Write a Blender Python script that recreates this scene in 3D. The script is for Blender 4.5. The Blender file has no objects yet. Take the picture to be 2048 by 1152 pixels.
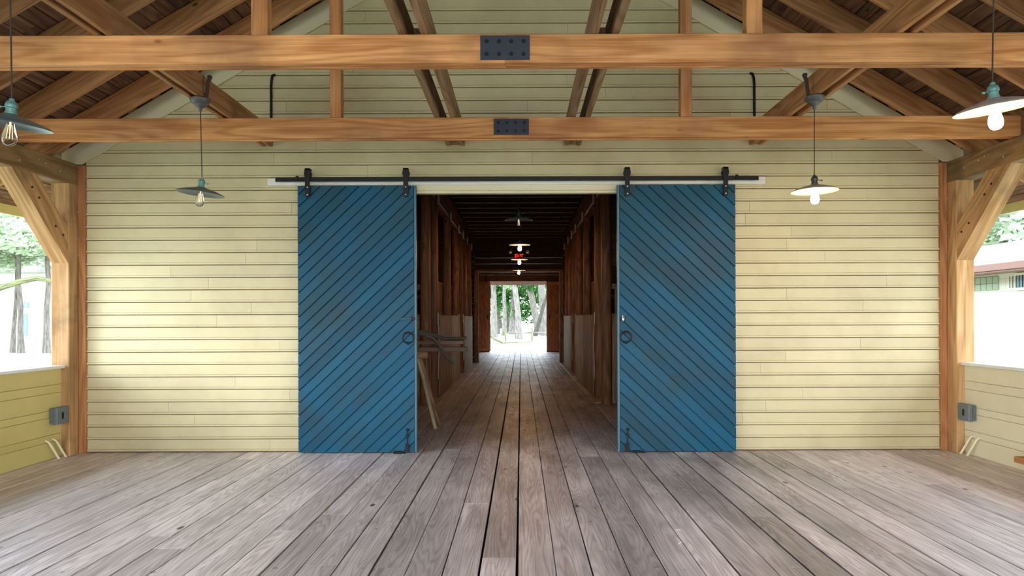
import bpy, math, random
from mathutils import Vector, Matrix
R = random.Random(7)
SC = bpy.context.scene
COL = SC.collection
XC = -0.09          # centre line of the barn; the camera stands a step right of it
F = 1365.0
EYE = 1.5

# ---------------------------------------------------------------- helpers
class MB:
    def __init__(s):
        s.v = []; s.f = []; s.g = []; s.r = []
    def add(s, verts, faces, gc=None, rnd=None):
        o = len(s.v)
        s.v += [tuple(p) for p in verts]
        s.f += [tuple(i + o for i in f) for f in faces]
        s.g += [tuple(p) for p in (gc if gc else verts)]
        s.r += [R.random() if rnd is None else rnd] * len(verts)
        return s
    def prism(s, p0, p1, up, prof, rnd=None, p1prof=None):
        p0 = Vector(p0); p1 = Vector(p1); d = (p1 - p0); L = d.length; d.normalize()
        side = d.cross(Vector(up)).normalized(); u = side.cross(d).normalized()
        n = len(prof); vs = []; gs = []
        for k, (p, pr) in enumerate(((p0, prof), (p1, p1prof or prof))):
            for a, b in pr:
                vs.append(p + side * a + u * b); gs.append(((k - .5) * L, a, b))
        fs = [(i, (i + 1) % n, n + (i + 1) % n, n + i) for i in range(n)]
        fs += [tuple(range(n - 1, -1, -1)), tuple(range(n, 2 * n))]
        return s.add(vs, fs, gs, rnd)
    def timber(s, p0, p1, w, h, up=(0, 0, 1), ch=0.004, rnd=None):
        a, b = w / 2, h / 2; c = min(ch, a * .45, b * .45)
        pr = [(-a + c, -b), (a - c, -b), (a, -b + c), (a, b - c), (a - c, b), (-a + c, b), (-a, b - c), (-a, -b + c)]
        return s.prism(p0, p1, up, pr, rnd)
    def box(s, x0, x1, y0, y1, z0, z1, ch=0.003, axis=None, rnd=None):
        d = (x1 - x0, y1 - y0, z1 - z0); ax = axis if axis is not None else d.index(max(d))
        cx, cy, cz = (x0 + x1) / 2, (y0 + y1) / 2, (z0 + z1) / 2
        if ax == 0: return s.timber((x0, cy, cz), (x1, cy, cz), d[1], d[2], (0, 0, 1), ch, rnd)
        if ax == 1: return s.timber((cx, y0, cz), (cx, y1, cz), d[0], d[2], (0, 0, 1), ch, rnd)
        return s.timber((cx, cy, z0), (cx, cy, z1), d[0], d[1], (0, 1, 0), ch, rnd)
    def tube(s, pts, r, n=10, closed=False, rnd=None):
        pts = [Vector(p) for p in pts]; m = len(pts); vs = []; gs = []; prev = None; L = 0
        rr = r if isinstance(r, (list, tuple)) else [r] * m
        for i, p in enumerate(pts):
            if closed: t = pts[(i + 1) % m] - pts[i - 1]
            else: t = pts[min(i + 1, m - 1)] - pts[max(i - 1, 0)]
            t.normalize()
            if prev is None:
                a = Vector((0, 0, 1)) if abs(t.z) < .9 else Vector((1, 0, 0))
                u = t.cross(a).normalized()
            else: u = (prev - t * prev.dot(t)).normalized()
            w = t.cross(u); prev = u
            if i: L += (p - pts[i - 1]).length
            for k in range(n):
                an = 2 * math.pi * k / n
                vs.append(p + (u * math.cos(an) + w * math.sin(an)) * rr[i])
                gs.append((L, rr[i] * math.cos(an), rr[i] * math.sin(an)))
        fs = []
        for i in range(m if closed else m - 1):
            j = (i + 1) % m
            for k in range(n):
                fs.append((i * n + k, i * n + (k + 1) % n, j * n + (k + 1) % n, j * n + k))
        if not closed:
            fs.append(tuple(range(n - 1, -1, -1))); fs.append(tuple((m - 1) * n + k for k in range(n)))
        return s.add(vs, fs, gs, rnd)
    def lathe(s, prof, c=(0, 0, 0), n=32, rot=None, rnd=None):
        vs = []; c = Vector(c)
        for r, z in prof:
            for k in range(n):
                a = 2 * math.pi * k / n
                p = Vector((r * math.cos(a), r * math.sin(a), z))
                if rot: p = rot @ p
                vs.append(p + c)
        fs = []
        for i in range(len(prof) - 1):
            for k in range(n):
                fs.append((i * n + k, i * n + (k + 1) % n, (i + 1) * n + (k + 1) % n, (i + 1) * n + k))
        return s.add(vs, fs, None, rnd)
    def sphere(s, c, rx, ry, rz, n=10, m=14, rnd=None):
        prof = [(max(1e-4, math.sin(math.pi * i / n)), -math.cos(math.pi * i / n)) for i in range(n + 1)]
        rot = Matrix.Diagonal((rx, ry, rz))
        return s.lathe(prof, c, m, rot, rnd)
    def mesh(s, name, mat, smooth=False, angle=40):
        me = bpy.data.meshes.new(name)
        me.from_pydata(s.v, [], s.f); me.update()
        at = me.attributes.new('gc', 'FLOAT_VECTOR', 'POINT')
        at.data.foreach_set('vector', [c for g in s.g for c in g])
        at = me.attributes.new('rnd', 'FLOAT', 'POINT')
        at.data.foreach_set('value', s.r)
        if mat: me.materials.append(mat)
        if smooth:
            me.polygons.foreach_set('use_smooth', [True] * len(me.polygons))
            try: me.set_sharp_from_angle(angle=math.radians(angle))
            except Exception: pass
        return me
    def obj(s, name, mat, parent=None, smooth=False):
        o = bpy.data.objects.new(name, s.mesh(name, mat, smooth)); COL.objects.link(o)
        if parent:
            o.parent = parent
            o.matrix_parent_inverse = Matrix.Translation(-parent.location) if parent.type == 'EMPTY' else Matrix()
        return o

def tag(o, label, cat, group=None, kind=None):
    o['label'] = label; o['category'] = cat
    if group: o['group'] = group
    if kind: o['kind'] = kind
    return o
def struct(o, label, cat, group=None): return tag(o, label, cat, group, 'structure')
def thing(name, label, cat, loc=(0, 0, 0), group=None):
    o = bpy.data.objects.new(name, None); o.empty_display_size = .1; COL.objects.link(o); o.location = loc
    return tag(o, label, cat, group)
ORD = ['first', 'second', 'third', 'fourth', 'fifth', 'sixth', 'seventh', 'eighth', 'ninth', 'tenth', 'eleventh', 'twelfth', 'thirteenth']

# ---------------------------------------------------------------- materials
class NT:
    def __init__(s, name):
        s.m = bpy.data.materials.new(name); s.m.use_nodes = True
        s.t = s.m.node_tree; s.n = s.t.nodes; s.l = s.t.links
        s.b = s.n['Principled BSDF']
    def node(s, typ, **kw):
        n = s.n.new(typ)
        for k, v in kw.items(): setattr(n, k, v)
        return n
    def put(s, sock, v):
        if isinstance(v, bpy.types.NodeSocket): s.l.new(v, sock)
        elif v is not None: sock.default_value = v
    def math(s, op, a, b=None, c=None, clamp=False):
        n = s.node('ShaderNodeMath', operation=op, use_clamp=clamp)
        s.put(n.inputs[0], a)
        if b is not None: s.put(n.inputs[1], b)
        if c is not None: s.put(n.inputs[2], c)
        return n.outputs[0]
    def attr(s, name):
        return s.node('ShaderNodeAttribute', attribute_name=name)
    def scale(s, vec, sc):
        n = s.node('ShaderNodeVectorMath', operation='MULTIPLY'); s.put(n.inputs[0], vec); n.inputs[1].default_value = sc
        return n.outputs[0]
    def noise(s, vec, w=None, scale=1., detail=2., rough=.5):
        n = s.node('ShaderNodeTexNoise', noise_dimensions='4D' if w is not None else '3D')
        s.put(n.inputs['Vector'], vec)
        if w is not None: s.put(n.inputs['W'], w)
        n.inputs['Scale'].default_value = scale; n.inputs['Detail'].default_value = detail; n.inputs['Roughness'].default_value = rough
        return n.outputs[0]
    def ramp(s, v, a, b):
        n = s.node('ShaderNodeMapRange', clamp=True); s.put(n.inputs[0], v)
        n.inputs[1].default_value = a; n.inputs[2].default_value = b
        return n.outputs[0]
    def mix(s, f, a, b, blend='MIX'):
        n = s.node('ShaderNodeMix', data_type='RGBA', blend_type=blend)
        s.put(n.inputs['Factor'], f)
        s.put(n.inputs['A'], c4(a)); s.put(n.inputs['B'], c4(b))
        return n.outputs['Result']
    def out(s, col, rough=.6, bump=None, bstr=.3, bdist=.003, spec=.4):
        s.put(s.b.inputs['Base Color'], c4(col)); s.put(s.b.inputs['Roughness'], rough)
        s.b.inputs['Specular IOR Level'].default_value = spec
        if bump is not None:
            n = s.node('ShaderNodeBump'); n.inputs['Strength'].default_value = bstr; n.inputs['Distance'].default_value = bdist
            s.put(n.inputs['Height'], bump); s.l.new(n.outputs[0], s.b.inputs['Normal'])
        return s.m
def c4(c):
    return (*c, 1.) if isinstance(c, tuple) and len(c) == 3 else c

def wood(name, light, dark, knots=.5, rings=1., tone=.35, rough=.6, stain=None, freq=1., streak=.55, scuff=False, spec=.35, bstr=.35, rw=.30):
    t = NT(name); g = t.attr('gc').outputs['Vector']; r = t.attr('rnd').outputs['Fac']
    w = t.math('MULTIPLY', r, 97.)
    n1 = t.noise(t.scale(g, (.55, 5.5 * freq, 5.5 * freq)), w, 1., 1.5, .4)
    ring = t.math('SINE', t.math('MULTIPLY', n1, 85. * rings))
    ring = t.ramp(ring, -.6, 1.)
    fine = t.noise(t.scale(g, (2.5, 130., 130.)), w, 1., 2., .6)
    mid = t.noise(t.scale(g, (.9, 18., 18.)), w, 1., 2., .5)
    f = t.math('ADD', t.math('MULTIPLY', ring, rw), t.math('MULTIPLY', t.ramp(fine, .3, .7), .66 - rw))
    f = t.math('ADD', f, t.math('MULTIPLY', t.ramp(mid, .3, .7), .34))
    f = t.math('MULTIPLY', t.ramp(f, .12, .80), min(1., streak * 1.25))
    col = t.mix(f, light, dark)
    tn = t.math('MULTIPLY_ADD', r, tone, 1. - tone * .55)
    big = t.noise(t.scale(g, (.7, 2.5, 2.5)), w, 1., 3., .6)
    tn = t.math('MULTIPLY', tn, t.math('MULTIPLY_ADD', t.ramp(big, .3, .7), .44, .76))
    cmb = t.node('ShaderNodeCombineColor'); [t.put(cmb.inputs[i], tn) for i in range(3)]
    col = t.mix(1., col, cmb.outputs[0], 'MULTIPLY')
    if knots > 0:
        v = t.node('ShaderNodeTexVoronoi', voronoi_dimensions='4D'); t.put(v.inputs['Vector'], t.scale(g, (3.6, 8., 8.))); t.put(v.inputs['W'], w)
        v.inputs['Scale'].default_value = 1.
        k = t.math('SUBTRACT', 1., t.ramp(v.outputs['Distance'], .11, .19))
        sep = t.node('ShaderNodeSeparateColor'); t.put(sep.inputs[0], v.outputs['Color'])
        k = t.math('MULTIPLY', k, t.math('LESS_THAN', sep.outputs[0], knots))
        col = t.mix(k, col, (dark[0] * .22, dark[1] * .2, dark[2] * .2))
    geo = t.node('ShaderNodeNewGeometry').outputs['Position']
    if stain:
        st = t.noise(geo, None, stain[1], 4., .6)
        col = t.mix(t.math('MULTIPLY', t.ramp(st, .5, .72), stain[2]), col, stain[0])
    if scuff:
        sx = t.node('ShaderNodeSeparateXYZ'); t.put(sx.inputs[0], geo)
        dx = t.math('ABSOLUTE', t.math('ADD', sx.outputs[0], -XC))
        # grime trodden into the planks along the aisle
        dx = t.math('ABSOLUTE', t.math('SUBTRACT', sx.outputs[0], .75)); al = t.math('SUBTRACT', 1., t.ramp(dx, 1.2, 3.2))
        far = t.ramp(sx.outputs[1], 2.0, 8.0)
        gr = t.noise(t.scale(geo, (1.6, .6, 1.)), None, 1.3, 4., .6)
        m = t.math('MULTIPLY', t.math('MULTIPLY', al, t.math('MULTIPLY_ADD', far, .4, .45)), t.ramp(gr, .25, .7))
        col = t.mix(m, col, (.085, .062, .05))
        # worn, rubbed spots and chalky flecks
        sp = t.noise(geo, None, 26., 3., .7); sp2 = t.noise(geo, None, 1.7, 2., .5)
        wm = t.math('MULTIPLY', t.ramp(sp, .60, .70), t.ramp(sp2, .50, .64))
        col = t.mix(t.math('MULTIPLY', wm, .8), col, (.62, .6, .6))
        dk = t.noise(geo, None, 13., 2., .5); col = t.mix(t.math('MULTIPLY', t.ramp(dk, .70, .76), .6), col, (.06, .045, .04))
    return t.out(col, t.math('MULTIPLY_ADD', f, .2, rough - .05) if rough > .3 else rough, t.math('ADD', t.math('MULTIPLY', ring, .5), fine), bstr, .002, spec)

def plain(name, col, rough=.5, metal=0., var=0., vscale=8., var2=None, bump=0., spec=.4):
    t = NT(name); geo = t.node('ShaderNodeTexCoord').outputs['Object']
    c = col; n = None
    if var > 0:
        n = t.noise(geo, None, vscale, 4., .6)
        c = t.mix(t.math('MULTIPLY', t.ramp(n, .35, .7), var), col, var2 or tuple(x * .4 for x in col))
    t.b.inputs['Metallic'].default_value = metal
    return t.out(c, rough, n if bump else None, bump, .002, spec)

def paint(name, col, dirt, rough=.55, tone=.1, amount=.35, spec=.4, flecks=.5):
    t = NT(name); g = t.attr('gc').outputs['Vector']; r = t.attr('rnd').outputs['Fac']; w = t.math('MULTIPLY', r, 53.)
    geo = t.node('ShaderNodeNewGeometry').outputs['Position']
    n = t.noise(geo, None, 1.6, 5., .65)
    col2 = t.mix(t.math('MULTIPLY', t.ramp(n, .42, .75), amount), col, dirt)
    tn = t.math('MULTIPLY_ADD', r, tone, 1. - tone * .5)
    cmb = t.node('ShaderNodeCombineColor'); [t.put(cmb.inputs[i], tn) for i in range(3)]
    col2 = t.mix(1., col2, cmb.outputs[0], 'MULTIPLY')
    s = t.noise(t.scale(g, (3., 60., 60.)), w, 1., 2., .6)
    fl = t.noise(geo, None, 38., 2., .5)
    col2 = t.mix(t.math('MULTIPLY', t.ramp(fl, .72, .78), flecks), col2, tuple(x * .35 for x in dirt))
    return t.out(col2, rough, t.math('ADD', s, t.math('MULTIPLY', fl, .5)), .12, .002, spec)

M = {}
M['floor'] = wood('weathered_floor_planks', (.88, .78, .75), (.29, .22, .195), .3, 1.6, .34, .42, None, 1.25, .60, True, .5, .5, .26)
M['beam'] = wood('orange_pine_beam', (.80, .40, .155), (.44, .165, .045), .55, .7, .22, .62, ((.22, .10, .05), 1.3, .55), 1., .8)
M['rafter'] = wood('brown_pine_rafter', (.52, .27, .11), (.28, .115, .04), .4, .8, .4, .65, None, 1., .8)
M['greyweb'] = wood('greying_pine', (.36, .24, .13), (.17, .085, .04), .3, 1., .35, .7, None, 1., .85)
M['post'] = wood('yellow_pine_post', (.58, .35, .16), (.33, .17, .06), .5, .7, .15, .65, ((.10, .06, .03), 1.8, .75), .8, .8)
M['header'] = wood('stained_pine_header', (.34, .21, .085), (.17, .09, .035), .5, .7, .15, .7, ((.09, .075, .04), 2.2, .7), .8, .8)
M['strip'] = wood('reddish_pine_strip', (.50, .24, .09), (.30, .11, .035), .8, .8, .1, .6, None, 1., .8)
M['deck'] = wood('dark_roof_boards', (.20, .098, .05), (.075, .034, .018), .2, .8, .75, .75, None, .7, .8)
M['barnwood'] = wood('dark_barn_boards', (.20, .088, .040), (.07, .028, .013), .2, .8, .6, .6, None, .8, .8)
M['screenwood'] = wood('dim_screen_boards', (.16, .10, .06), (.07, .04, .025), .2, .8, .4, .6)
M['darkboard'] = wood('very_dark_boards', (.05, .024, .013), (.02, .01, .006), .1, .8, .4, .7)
M['barnpost'] = wood('brown_barn_post', (.31, .125, .048), (.11, .042, .017), .3, .8, .3, .5, None, .8, .8)
M['palewood'] = wood('pale_worn_stall_boards', (.50, .43, .26), (.22, .17, .09), .2, .9, .35, .6, None, .8, .8)
M['midwood'] = wood('brown_worn_stall_boards', (.34, .20, .11), (.14, .078, .04), .2, .9, .35, .6, None, .8, .8)
M['redwood'] = wood('red_brown_barn_door', (.60, .22, .09), (.30, .09, .035), .3, .8, .3, .55, None, .8, .8)
M['light_spill'] = wood('pale_light_spill', (.45, .36, .33), (.3, .22, .19), 0, .8, .2, .6)  # pale tone of the light spilled on the aisle floor
M['cream'] = paint('cream_yellow_paint', (.575, .50, .295), (.36, .30, .16), .5, .09, .5)
M['creamtrim'] = paint('cream_trim_paint', (.66, .60, .40), (.45, .40, .25), .5, .05, .3)
M['lowwall'] = paint('yellow_low_wall_paint', (.56, .46, .17), (.40, .32, .11), .55, .08, .4)
M['white'] = paint('weathered_white_paint', (.72, .71, .66), (.42, .4, .33), .5, .05, .45)
M['blue'] = paint('blue_door_paint', (.0035, .066, .122), (.020, .042, .048), .5, .34, .95, .22, .6)
M['blue2'] = paint('blue_door_paint_rubbed', (.035, .11, .16), (.07, .13, .15), .42, .1, .75, .45, .6)
M['iron'] = plain('black_iron', (.012, .012, .013), .45, .6, .3, 30., (.03, .028, .026))
M['plate'] = plain('dark_steel_plate', (.035, .042, .06), .5, .5, .4, 14., (.055, .055, .07))
M['steel'] = plain('bright_bolt_steel', (.65, .65, .64), .3, .9)
M['grey'] = plain('grey_outlet_plastic', (.13, .155, .155), .5, 0, .3, 30., (.08, .09, .09))
M['canopy'] = plain('dull_grey_canopy', (.12, .12, .12), .5, .4, .4, 40., (.05, .05, .05))
M['verdigris'] = plain('verdigris_metal', (.18, .36, .34), .5, .5, .5, 60., (.08, .15, .14))
M['socket'] = plain('aged_brass_socket', (.11, .12, .11), .4, .8)
M['shade'] = plain('zinc_lamp_shade', (.16, .21, .215), .38, .45, .4, 22., (.09, .13, .135))
M['shadelit'] = plain('lamplit_shade', (.42, .37, .33), .4, .2, .3, 22., (.35, .30, .27))  # lit copy of the lamp shade, bulb glow put into its colour
M['void'] = plain('dark_underfloor', (.012, .009, .007), .9)
M['cord'] = plain('dark_fabric_cord', (.05, .035, .025), .8)
M['pipe'] = plain('cream_pvc_pipe', (.70, .64, .42), .45)
M['pit'] = plain('pale_light_leak', (.5, .5, .5), .5)

def emis(name, col, st):
    t = NT(name); t.b.inputs['Base Color'].default_value = (0, 0, 0, 1)
    t.b.inputs['Emission Color'].default_value = c4(col); t.b.inputs['Emission Strength'].default_value = st
    return t.m
M['bulb_on'] = emis('glowing_bulb', (1., .56, .24), 420.)
M['bulb_on_far'] = emis('glowing_aisle_bulb', (1., .48, .18), 400.)
M['filament'] = emis('pale_filament', (1., .85, .55), 1.6)
M['exit_red'] = emis('exit_red', (1., .03, .01), 2.2)
t = NT('clear_glass'); t.b.inputs['Transmission Weight'].default_value = 1.; t.b.inputs['Roughness'].default_value = .02
t.b.inputs['IOR'].default_value = 1.25; t.b.inputs['Base Color'].default_value = (.95, .97, .97, 1); M['glass'] = t.m

t = NT('sandy_ground'); geo = t.node('ShaderNodeNewGeometry').outputs['Position']
n = t.noise(geo, None, .35, 6., .6); n2 = t.noise(geo, None, 3., 4., .6)
c = t.mix(t.ramp(n, .4, .65), (.40, .39, .31), (.32, .37, .21)); c = t.mix(t.math('MULTIPLY', t.ramp(n2, .4, .7), .4), c, (.38, .33, .25))
M['ground'] = t.out(c, .9)
t = NT('sand_path'); geo = t.node('ShaderNodeNewGeometry').outputs['Position']
n = t.noise(geo, None, 1.2, 6., .6)
M['sand'] = t.out(t.mix(t.ramp(n, .35, .7), (.55, .50, .44), (.36, .31, .26)), .9)
def bark(name, a, b):
    t = NT(name); g = t.attr('gc').outputs['Vector']
    n = t.noise(t.scale(g, (2., 14., 14.)), None, 1., 4., .6)
    return t.out(t.mix(t.ramp(n, .35, .65), a, b), .9, n, .6, .02)
M['bark'] = bark('grey_bark', (.25, .225, .20), (.10, .085, .07))
M['barkdark'] = bark('dark_bark', (.10, .085, .07), (.035, .03, .025))
M['moss'] = bark('mossy_bark', (.22, .25, .10), (.10, .085, .06))
def leaf(name, a, b):
    t = NT(name); r = t.attr('rnd').outputs['Fac']
    m = t.out(t.mix(r, a, b), .6)
    t.b.inputs['Subsurface Weight'].default_value = 0
    d = t.node('ShaderNodeBsdfTranslucent'); t.put(d.inputs[0], t.mix(r, a, b))
    mx = t.node('ShaderNodeMixShader'); mx.inputs[0].default_value = .4
    t.l.new(t.b.outputs[0], mx.inputs[1]); t.l.new(d.outputs[0], mx.inputs[2]); t.l.new(mx.outputs[0], t.n['Material Output'].inputs[0])
    return t.m
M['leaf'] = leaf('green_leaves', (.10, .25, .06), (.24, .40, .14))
M['leafpale'] = leaf('glare_paled_leaves', (.42, .53, .36), (.62, .68, .52))  # leaves paled to put outdoor haze and glare into their colour
M['leafdark'] = leaf('deep_green_leaves', (.02, .10, .015), (.06, .20, .03))
t = NT('grey_shingles'); br = t.node('ShaderNodeTexBrick'); t.put(br.inputs['Vector'], t.attr('gc').outputs['Vector'])
br.inputs['Scale'].default_value = 1.; br.inputs['Brick Width'].default_value = .33; br.inputs['Row Height'].default_value = .14; br.inputs['Mortar Size'].default_value = .008
br.inputs['Color1'].default_value = (.30, .28, .27, 1); br.inputs['Color2'].default_value = (.22, .20, .20, 1); br.inputs['Mortar'].default_value = (.1, .09, .09, 1)
M['shingle'] = t.out(br.outputs['Color'], .9)
t = NT('pale_block_wall'); br = t.node('ShaderNodeTexBrick'); t.put(br.inputs['Vector'], t.attr('gc').outputs['Vector'])
br.inputs['Scale'].default_value = 1.; br.inputs['Brick Width'].default_value = .6; br.inputs['Row Height'].default_value = .3; br.inputs['Mortar Size'].default_value = .008
br.inputs['Color1'].default_value = (.60, .60, .53, 1); br.inputs['Color2'].default_value = (.57, .57, .50, 1); br.inputs['Mortar'].default_value = (.42, .42, .37, 1)
M['block'] = t.out(br.outputs['Color'], .9)
M['fascia'] = plain('brown_fascia', (.24, .13, .10), .6)
M['blueglass'] = plain('blue_window', (.16, .24, .30), .3)
M['glassblock'] = plain('green_glass_block', (.26, .33, .24), .3)
M['rock'] = plain('pale_render', (.62, .62, .55), .8)

# ---------------------------------------------------------------- floor
def plank_floor():
    mb = MB(); x = XC - 5.12; k = 0
    while x < XC + 5.15:
        w = R.choice([.205, .215, .22, .225]); gap = R.choice([.005, .006, .008, .010, .017])
        y = -7.2 - R.random() * 2.
        while y < 30.35:
            L = R.choice([2.44, 3.05, 3.66, 4.27]); y1 = min(y + L, 30.35)
            xa, xb = x, x + w - gap
            lift = R.uniform(-.0015, .0015)
            if y1 > -7.2:
                wob = R.uniform(-.002, .002)
                mb.timber(((xa + xb) / 2, y, -.02 + lift), ((xa + xb) / 2 + wob, y1 - .003, -.02 + lift), xb - xa, .04, (0, 0, 1), .003)
            y += L
        x += w
    return mb
o = plank_floor().obj('floor', M['floor']); struct(o, 'weathered grey-brown plank floor running from the porch through the aisle', 'floor')
o = MB().box(XC - 5.2, XC + 5.2, -7.3, 30.3, -.3, -.075, 0).obj('trim_1', M['void']); struct(o, 'dark joist bed under the plank floor, seen through the gaps', 'floor framing')

# ---------------------------------------------------------------- ground
o = MB().add([(-90, -60, -.36), (90, -60, -.36), (90, 140, -.36), (-90, 140, -.36)], [(0, 1, 2, 3)]).obj('ground', M['ground'])
tag(o, 'bright pale lawn and ground around the barn', 'ground', None, 'structure')
o = MB().add([(-14, 30.6, -.02), (14, 30.6, -.02), (26, 58, -.30), (-26, 58, -.30), (-14, 30.6, -.4), (14, 30.6, -.4)], [(0, 1, 2, 3), (4, 5, 1, 0)]).obj('ground', M['sand'])
tag(o, 'bright sandy yard beyond the far doorway', 'yard', None, 'structure')

# ---------------------------------------------------------------- yellow gable wall
SL = .577
OX0, OX1, OZ = -1.235, 1.15, 2.92
WY = 7.70
def gable_z(x, a): return a - SL * abs(x - XC)
RAKE = EYE + 4.785; DECK = EYE + 4.92; RBOT = EYE + 4.64
HW = 4.87 - .075    # half width of the siding between corner strips
mb = MB()
prof_of = lambda h: [(.002, 0), (0.024, 0.0005), (0.026, 0.003), (0.026, 0.019), (0.023, 0.0215), (0.010, 0.022), (0.010, 0.0245), (0.0165, 0.0255), (0.0125, h - .0085), (.002, h - .0075)]
z = .012; row = 0
while z < RAKE - .02:
    h = .1400 if row < 23 else .1446
    top = z + h
    xe = min(HW, (RAKE - z) / SL - .02)
    segs = []
    if z < OZ - .05: spans = [(XC - xe, OX0), (OX1, XC + xe)]
    else: spans = [(XC - xe, XC + xe)]
    for a, b in spans:
        cuts = [a]
        c = a + R.uniform(.8, 3.4)
        while c < b - .5:
            cuts.append(c); c += R.uniform(2.2, 3.6)
        cuts.append(b)
        for i in range(len(cuts) - 1):
            x0, x1 = cuts[i] + (.0012 if i else 0), cuts[i + 1] - (.0012 if i < len(cuts) - 2 else 0)
            xt0, xt1 = x0, x1
            lim = (RAKE - top) / SL
            pr = prof_of(h)
            vs = []; gs = []
            for xx0 in (0, 1):
                for dy, dz in pr:
                    l = (RAKE - z - dz) / SL
                    x = x0 if xx0 == 0 else x1
                    x = max(XC - l, min(XC + l, x))
                    vs.append((x, WY - dy, z + dz)); gs.append((x, dy, dz))
            n = len(pr)
            fs = [(k, (k + 1) % n, n + (k + 1) % n, n + k) for k in range(n)] + [tuple(range(n - 1, -1, -1)), tuple(range(n, 2 * n))]
            mb.add(vs, fs, gs)
    z = top; row += 1
o = mb.obj('wall_back', M['cream']); struct(o, 'cream-yellow horizontal board siding of the gable wall around the doorway', 'wall')
# framing behind the siding
mb = MB()
mb.box(XC - 4.9, OX0 - .0, WY + .001, WY + .12, 0, 3.3, 0); mb.box(OX1, XC + 4.9, WY + .001, WY + .12, 0, 3.3, 0)
mb.box(OX0, OX1, WY + .001, WY + .12, OZ, 3.3, 0)
mb.add([(XC - 5.0, WY + .001, 3.3), (XC + 5.0, WY + .001, 3.3), (XC + 5.0, WY + .001, 3.45), (XC, WY + .001, DECK - .01), (XC - 5.0, WY + .001, 3.45),
        (XC - 5.0, WY + .12, 3.3), (XC + 5.0, WY + .12, 3.3), (XC + 5.0, WY + .12, 3.45), (XC, WY + .12, DECK - .01), (XC - 5.0, WY + .12, 3.45)],
       [(0, 1, 2, 3, 4), (9, 8, 7, 6, 5), (0, 5, 6, 1), (1, 6, 7, 2), (4, 3, 8, 9), (3, 2, 7, 8), (4, 9, 5, 0)])
o = mb.obj('wall_back', M['barnwood']); struct(o, 'dark inner boards behind the yellow siding', 'wall')
# rake boards
tn = 3
for sgn, nm in ((-1, 'left'), (1, 'right')):
    mb = MB(); a0, a1 = RAKE, RAKE - .255
    xo = 5.06; y0, y1 = WY - .042, WY - .027
    P = [(XC, a0), (XC + sgn * xo, a0 - SL * xo), (XC + sgn * xo, max(a1 - SL * xo, 3.27)), (XC + sgn * (a1 - 3.27) / SL if (a1 - 3.27) / SL < xo else XC + sgn * xo, 3.27), (XC, a1)]
    P = [(XC, a0), (XC + sgn * xo, a0 - SL * xo), (XC + sgn * xo, 3.24), (XC + sgn * (a1 - 3.24) / SL, 3.24), (XC, a1)]
    vs = [(x, y0, z) for x, z in P] + [(x, y1, z) for x, z in P]; n = 5
    fs = [(0, 1, 2, 3, 4) if sgn > 0 else (4, 3, 2, 1, 0), tuple(range(n, 2 * n))] + [(k, (k + 1) % n, n + (k + 1) % n, n + k) for k in range(n)]
    mb.add(vs, fs)
    # thin bead along its lower edge
    mb.timber((XC, y0 - .003, a1 + .006), (XC + sgn * (a1 - 3.24) / SL, y0 - .003, 3.246), .008, .014, (0, 0, 1), .002)
    o = mb.obj('trim_%d' % tn, M['creamtrim']); tn += 1
    struct(o, 'cream rake board under the roof slope on the %s half of the gable wall' % nm, 'trim')
# corner strips
for sgn, nm in ((-1, 'left'), (1, 'right')):
    xa = XC + sgn * 4.872; xb = XC + sgn * 4.797
    mb = MB().box(min(xa, xb), max(xa, xb), WY - .05, WY + .01, 0.0, 3.225, .004, 2)
    o = mb.obj('trim_%d' % tn, M['strip']); tn += 1
    struct(o, 'narrow natural-wood corner strip at the %s end of the yellow wall' % nm, 'trim')
# door head trim (painted)
mb = MB(); mb.box(OX0 - .03, OX1 + .03, WY - .032, WY + .03, 2.935, 3.005, .004); mb.box(OX0 - .03, OX1 + .03, WY - .022, WY + .06, 2.905, 2.934, .003)
o = mb.obj('trim_%d' % tn, M['creamtrim']); tn += 1; struct(o, 'painted head casing across the top of the big doorway', 'trim')
mb = MB(); mb.box(OX0 - .03, OX0 + .012, WY - .01, WY + .14, 0, 2.9, .003); mb.box(OX1 - .012, OX1 + .03, WY - .01, WY + .14, 0, 2.9, .003)
o = mb.obj('trim_%d' % tn, M['barnwood']); tn += 1; struct(o, 'dark jambs of the big doorway behind the blue doors', 'trim')

# ---------------------------------------------------------------- sliding door track
tr = thing('door_track', 'long black steel sliding-door rail bolted on a white board above the doorway', 'door track', (0, WY, 3.05))
MB().box((536 - 1042) / 178.4, (1531 - 1042) / 178.4, WY - .052, WY - .018, 2.994, 3.078, .006, 0).obj('backing_board', M['white'], tr)
MB().box((552 - 1042) / 180., (1518 - 1042) / 180., WY - .125, WY - .118, 3.022, 3.066, .002, 0).obj('rail', M['iron'], tr)
for x in range(12):
    bx = -2.66 + x * .476
    bm = MB().tube([(bx, WY - .118, 3.044), (bx, WY - .05, 3.044)], .011, 8).tube([(bx, WY - .131, 3.044), (bx, WY - .125, 3.044)], .012, 6)
    bm.obj('spacer_bolt', M['iron'], tr)
for px in (596, 1474):
    bx = (px - 1042) / 180.
    MB().box(bx - .014, bx + .014, WY - .14, WY - .116, 3.03, 3.082, .003).obj('end_stop', M['iron'], tr)

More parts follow.
